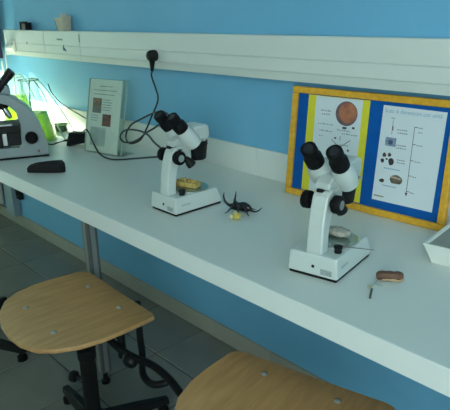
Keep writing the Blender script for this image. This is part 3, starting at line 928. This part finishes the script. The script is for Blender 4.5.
bd = pbox(bw, FW - bw, 0.004, 0.010, bw, FH - bw, 'blue_board', BLUEFELT)
bd.matrix_local = tiltp


def sheet(poly, y, m_, name, parent=bd):
    return MB().prism(poly, y, y + 0.0006, 'y').build(name, m_, parent)


def rect(x0, z0, x1, z1):
    return [(x0, z0), (x1, z0), (x1, z1), (x0, z1)]


sheet(rect(0.056, 0.021, 0.262, 0.3045), 0.0032, YELCARD, 'yellow_card')
s_a = sheet(rect(0.084, 0.024, 0.240, 0.303), 0.0024, PAPER, 'white_sheet')
s_b = sheet([(0.299, 0.041), (0.474, 0.042), (0.478, 0.295), (0.303, 0.297)], 0.0032, PAPER, 'white_sheet')


def print_shape(polys, m_, parent, y, name='print'):
    b_ = MB()
    for pl_ in polys:
        b_.add([(x_, y, z_) for x_, z_ in pl_], [tuple(range(len(pl_)))])
    o_ = b_.build(name, m_, parent)
    if len(polys) > 1:
        o_['kind'] = 'stuff'
    return o_


ya, yb = 0.0021, 0.0029
disc = [(0.191 + 0.036 * math.cos(i * math.pi / 16), 0.262 + 0.034 * math.sin(i * math.pi / 16)) for i in range(32)]
print_shape([disc], mat('purple_rim_print', (0.22, 0.13, 0.15), 0.6, color2=(0.09, 0.07, 0.10), vscale=60), s_a, ya, 'round_picture')
disc2 = [(0.195 + 0.029 * math.cos(i * math.pi / 16), 0.264 + 0.028 * math.sin(i * math.pi / 16)) for i in range(32)]
print_shape([disc2], mat('orange_red_print', (0.52, 0.20, 0.09), 0.6, color2=(0.30, 0.09, 0.06), vscale=40), s_a, ya - 0.0002, 'round_picture_core')
ln = []
for x0, x1, z_ in ((0.105, 0.148, 0.262), (0.108, 0.142, 0.252), (0.098, 0.155, 0.224), (0.105, 0.15, 0.205), (0.165, 0.215, 0.213), (0.182, 0.235, 0.204), (0.18, 0.215, 0.172), (0.105, 0.12, 0.19)):
    n_ = int((x1 - x0) / 0.0075)
    for i in range(n_):
        xa = x0 + i * 0.0075
        ln.append(rect(xa, z_, xa + random.uniform(0.004, 0.0065), z_ + random.uniform(0.002, 0.0042)))
print_shape(ln, INKGREY, s_a, ya, 'printed_text')


def stroke(x0, z0, x1, z1, w_2):
    d_ = Vector((x1 - x0, z1 - z0)).normalized() * w_2 / 2
    return [(x0 - d_.y, z0 + d_.x), (x0 + d_.y, z0 - d_.x), (x1 + d_.y, z1 - d_.x), (x1 - d_.y, z1 + d_.x)]


print_shape([stroke(0.15, 0.185, 0.178, 0.165, .002), stroke(0.178, 0.165, 0.212, 0.19, .002), stroke(0.178, 0.198, 0.178, 0.186, .002), rect(0.158, 0.188, 0.165, 0.193), rect(0.205, 0.158, 0.211, 0.164), rect(0.182, 0.219, 0.196, 0.225), rect(0.214, 0.222, 0.222, 0.228)], INK, s_a, ya, 'diagram_lines')
print_shape([rect(0.10, 0.062, 0.116, 0.074), rect(0.104, 0.074, 0.113, 0.082)], INKGREY, s_a, ya, 'small_logo')

# right-hand sheet: title, scale line with ticks, small pictures
fc = bpy.data.curves.new('title', 'FONT')
fc.body = 'Scala di dimensioni con unità'
fc.size = 0.0150
fc.align_x = 'CENTER'
tmp = bpy.data.objects.new('title_tmp', fc)
COL.objects.link(tmp)
dg = bpy.context.evaluated_depsgraph_get()
dg.update()
tmesh = bpy.data.meshes.new_from_object(tmp.evaluated_get(dg))
bpy.data.objects.remove(tmp)
wd = max(v.co.x for v in tmesh.vertices) - min(v.co.x for v in tmesh.vertices)
for v in tmesh.vertices:
    v.co = Vector((v.co.x * 0.158 / wd + 0.388, yb, v.co.y + 0.279))
tmesh.materials.clear()
tmesh.materials.append(INKBLUE)
to = bpy.data.objects.new('title_lettering', tmesh)
COL.objects.link(to)
to.parent = s_b
tk = [stroke(0.398, 0.076, 0.398, 0.250, 0.0016)]
for z_ in (0.249, 0.205, 0.163, 0.123, 0.081):
    tk.append(rect(0.398, z_, 0.407, z_ + 0.0016))
tk.append([(0.394, 0.078), (0.398, 0.068), (0.402, 0.078)])
tk.append(stroke(0.336, 0.223, 0.336, 0.262, 0.0012))
print_shape(tk, INK, s_b, yb, 'scale_line')
ln = []
for x0, x1, z_ in ((0.409, 0.425, 0.247), (0.409, 0.423, 0.236), (0.409, 0.428, 0.203), (0.409, 0.427, 0.161), (0.409, 0.424, 0.121), (0.409, 0.424, 0.079), (0.330, 0.342, 0.264), (0.350, 0.382, 0.236), (0.352, 0.384, 0.228), (0.352, 0.386, 0.196), (0.352, 0.386, 0.189), (0.360, 0.386, 0.158), (0.360, 0.386, 0.151)):
    n_ = max(2, int((x1 - x0) / 0.006))
    for i in range(n_):
        xa = x0 + i * 0.006
        ln.append(rect(xa, z_, xa + 0.0046, z_ + random.uniform(0.0022, 0.0034)))
print_shape(ln, INKGREY, s_b, yb, 'printed_text')
ln = []
for x0, x1, z_ in ((0.325, 0.378, 0.131), (0.326, 0.372, 0.084)):
    for i in range(int((x1 - x0) / 0.006)):
        ln.append(rect(x0 + i * 0.006, z_, x0 + i * 0.006 + 0.0046, z_ + 0.003))
print_shape(ln, INKBLUE, s_b, yb, 'printed_caption')
print_shape([rect(0.304, 0.052, 0.334, 0.0555)], mat('brown_ink', (0.3, 0.24, 0.16), 0.7), s_b, yb, 'printed_note')
print_shape([rect(0.320, 0.192, 0.351, 0.215)], mat('blue_grey_picture', (0.28, 0.36, 0.50), 0.6, color2=(0.12, 0.16, 0.26), vscale=90), s_b, yb, 'small_picture')
print_shape([rect(0.329, 0.197, 0.342, 0.208)], mat('dark_blue_picture', (0.06, 0.08, 0.16), 0.6), s_b, yb - 0.0002, 'small_picture_core')
DKP = mat('dark_brown_picture', (0.07, 0.05, 0.05), 0.6, color2=(0.02, 0.018, 0.02), vscale=90)
def blob(cx, cz, rx, rz_, n_=14, jit=0.25):
    return [(cx + rx * math.cos(2 * math.pi * i / n_) * random.uniform(1 - jit, 1), cz + rz_ * math.sin(2 * math.pi * i / n_) * random.uniform(1 - jit, 1)) for i in range(n_)]
print_shape([blob(0.322, 0.167, 0.0065, 0.0065), blob(0.337, 0.169, 0.006, 0.006), blob(0.318, 0.151, 0.0065, 0.0065), blob(0.344, 0.152, 0.010, 0.011), blob(0.330, 0.157, 0.004, 0.003)], DKP, s_b, yb, 'small_picture')
print_shape([blob(0.363, 0.106, 0.022, 0.014)], mat('brown_shell_picture', (0.20, 0.15, 0.11), 0.6, color2=(0.06, 0.05, 0.045), vscale=70), s_b, yb, 'small_picture')
print_shape([stroke(0.348, 0.112, 0.378, 0.110, 0.004)], mat('pale_shell_picture', (0.45, 0.38, 0.30), 0.6), s_b, yb - 0.0002, 'small_picture_core')
print_shape([blob(0.323, 0.097, 0.009, 0.006)], DKP, s_b, yb, 'small_picture')
print_shape([rect(0.335, 0.234, 0.339, 0.245)], mat('red_brown_picture', (0.25, 0.10, 0.08), 0.6), s_b, yb, 'small_picture')

# ------------------------------------------------------------------ beetle and amber piece
bp = hz((239, 211.5), H)
bt = thing('horned_beetle', 'black three-horned beetle specimen lying on the worktop', 'beetle', bp, math.radians(20))
SHELL = mat('black_beetle_shell', (0.010, 0.009, 0.010), 0.22, vary=0.3, vscale=50)
def skin_body(name, verts, edges, radii, m_, parent):
    me = bpy.data.meshes.new(name)
    me.from_pydata(verts, edges, [])
    o_ = bpy.data.objects.new(name, me)
    COL.objects.link(o_)
    o_.parent = parent
    me.materials.append(m_)
    sm = o_.modifiers.new('skin', 'SKIN')
    sm.use_smooth_shade = True
    for i, r_ in enumerate(radii):
        me.skin_vertices[0].data[i].radius = (r_, r_)
    me.skin_vertices[0].data[0].use_root = True
    ss = o_.modifiers.new('subsurf', 'SUBSURF')
    ss.levels = ss.render_levels = 2
    return o_
V_, E_, R_ = [], [], []
def chain(start, pts_, rs):
    prev = start
    for q_, r_ in zip(pts_, rs):
        V_.append(q_)
        R_.append(r_)
        if prev is not None:
            E_.append((prev, len(V_) - 1))
        prev = len(V_) - 1
    return prev
chain(None, [(0.0, 0, 0.015), (0.012, 0.002, 0.016), (0.026, 0.006, 0.014), (0.036, 0.009, 0.010)], [0.014, 0.0155, 0.0135, 0.006])
hd_ = chain(0, [(-0.012, -0.002, 0.017), (-0.020, -0.003, 0.015)], [0.0115, 0.007])
chain(4, [(-0.014, 0.002, 0.030), (-0.012, 0.004, 0.044), (-0.010, 0.004, 0.058)], [0.004, 0.0022, 0.001])
chain(hd_, [(-0.032, -0.005, 0.018), (-0.042, -0.006, 0.028), (-0.045, -0.006, 0.042), (-0.043, -0.006, 0.054)], [0.0042, 0.0034, 0.0024, 0.001])
chain(2, [(0.040, -0.004, 0.010), (0.052, -0.006, 0.008), (0.064, -0.004, 0.013), (0.072, -0.002, 0.022)], [0.0036, 0.0026, 0.0020, 0.0009])
for sx_, a_ in ((-0.012, -2.0), (0.006, -1.5), (0.02, -0.9)):
    chain(0 if sx_ < 0.01 else 1, [(sx_ + 0.016 * math.cos(a_), 0.018 * math.sin(a_), 0.012), (sx_ + 0.028 * math.cos(a_), 0.028 * math.sin(a_), 0.004), (sx_ + 0.040 * math.cos(a_), 0.036 * math.sin(a_), 0.0015)], [0.0024, 0.0016, 0.0011])
for sx_, a_ in ((-0.010, 2.0), (0.006, 1.5), (0.02, 1.0)):
    chain(0 if sx_ < 0.01 else 1, [(sx_ + 0.016 * math.cos(a_), 0.018 * math.sin(a_), 0.012), (sx_ + 0.026 * math.cos(a_), 0.027 * math.sin(a_), 0.004), (sx_ + 0.036 * math.cos(a_), 0.034 * math.sin(a_), 0.0015)], [0.0024, 0.0016, 0.0011])
skin_body('body', V_, E_, R_, SHELL, bt)

ap = hz((235, 219.5), H)
am = thing('amber_fragment', 'small translucent yellow fragment in front of the black beetle', 'fragment', ap, math.radians(15))
AMB = mat('yellow_resin', (0.66, 0.56, 0.14), 0.35, color2=(0.48, 0.36, 0.07), vscale=120)
AMB2 = mat('pale_cream_resin', (0.62, 0.60, 0.36), 0.5, vary=0.2, vscale=100)
MB().ball((0.006, 0.002, 0.010), 0.012, 0.010, 0.010, n=10, m=7, noise=0.35).build('lump', AMB, am)
MB().ball((-0.010, 0.0, 0.007), 0.009, 0.008, 0.007, n=9, m=6, noise=0.35).build('pale_lump', AMB2, am)
MB().ball((-0.003, 0.008, 0.016), 0.007, 0.006, 0.006, n=9, m=6, noise=0.35).build('chip', AMB2, am)

# ------------------------------------------------------------------ brown pod with string
a, c = hz((378, 281.5), H), hz((402, 282.5), H)
md = (a + c) / 2
pd = thing('brown_pod', 'brown ridged pod with pale stripe lying beside the white tray', 'specimen', (md.x, md.y, H), math.atan2(c.y - a.y, c.x - a.x))
pj_ = lambda: random.uniform(0.90, 1.08)
PODC = mat('reddish_brown_husk', (0.20, 0.085, 0.045), 0.6, color2=(0.09, 0.045, 0.03), vscale=70)
PODP = mat('tan_husk', (0.52, 0.36, 0.20), 0.6, vary=0.3, vscale=80)
rings = []
for x, s in ((-0.031, 0.55), (-0.027, 0.85), (-0.018, 1.0), (-0.008, 0.96), (0.0, 1.04), (0.010, 0.97), (0.019, 1.0), (0.027, 0.9), (0.031, 0.62)):
    rings.append([Vector((x * 0.88, 0.010 + 0.0105 * s * pj_() * math.cos(t_) * (1 + 0.10 * math.cos(6 * t_)), 0.0095 + 0.0092 * s * pj_() * math.sin(t_) * (1 + 0.10 * math.cos(6 * t_)))) for t_ in [2 * math.pi * i / 24 for i in range(24)]])
MB().loft(rings).build('husk', PODC, pd, smooth=60)
MB().tube([(-0.016, 0.0, 0.0045), (0.0, -0.0006, 0.0055), (0.013, 0.0, 0.0048)], 0.0024, n=8).build('pale_stripe', PODP, pd, smooth=60)
MB().tube([(0.002, 0.002, 0.0018), (0.018, 0.0015, 0.0025), (0.027, 0.005, 0.005)], 0.0018, n=8).build('seam', PODP, pd, smooth=60)
pts = [hz(q_, H + 0.002) for q_ in ((377.5, 280), (376, 282), (373, 284.5), (370, 286.5), (372, 289), (371, 293), (370, 298))]
b0_ = pts[0].copy()
sr = thing('string_tag', 'thin grey-green string with dark end trailing from the brown pod', 'string', b0_)
MB().tube([q_ - b0_ for q_ in pts[:5]], 0.0013, n=6).tube([hz(q_, H + 0.0025) - b0_ for q_ in ((374.5, 283), (379, 285.5), (383, 285))], 0.0009, n=6).build('strand', mat('grey_green_thread', (0.34, 0.42, 0.36), 0.8), sr, smooth=60)
MB().tube([q_ - b0_ for q_ in pts[4:]], 0.0021, n=6).build('dark_end', mat('dark_green_grey', (0.08, 0.10, 0.09), 0.7), sr, smooth=60)
MB().ball(hz((369, 286.5), H + 0.003) - b0_, 0.004, 0.0035, 0.003, n=10, m=6).build('knot', mat('tan_thread', (0.45, 0.42, 0.28), 0.8), sr, smooth=60)

# ------------------------------------------------------------------ white tray
tp = hz((431.5, 262.5), H)
trv = thing('white_tray', 'white plastic tray with flared sides and grey inside beside the poster', 'tray', tp, math.radians(7))
TRW = mat('white_tray_plastic', (0.76, 0.79, 0.74), 0.4, vary=0.04)
TRI = mat('grey_tray_inside', (0.30, 0.32, 0.29), 0.6, vary=0.15, vscale=25)
TL_, TD_, TH_ = 0.32, 0.135, 0.046
o4 = lambda e, z_: [Vector((-e, -e * 0.6, z_)), Vector((TL_ + e, -e * 0.6, z_)), Vector((TL_ + e, TD_ + e, z_)), Vector((-e, TD_ + e, z_))]
MB().loft([o4(0.0, 0.0), o4(0.017, TH_ - 0.004), o4(0.019, TH_ - 0.004), o4(0.019, TH_), o4(0.012, TH_), o4(0.011, TH_ - 0.006), o4(0.010, TH_ - 0.006)]).build('shell', TRW, trv, bevel=0.0012)
MB().add(o4(0.0115, TH_ - 0.0052), [(0, 1, 2, 3)]).build('inner_sheet', TRI, trv)  # grey sheet just under the rim covers the inside
MB().ball((0.06, 0.05, TH_ - 0.004), 0.016, 0.010, 0.004, n=14, m=7, noise=0.3).build('green_scrap', mat('green_scrap', (0.22, 0.42, 0.10), 0.7, vary=0.3, vscale=50), trv, smooth=60)
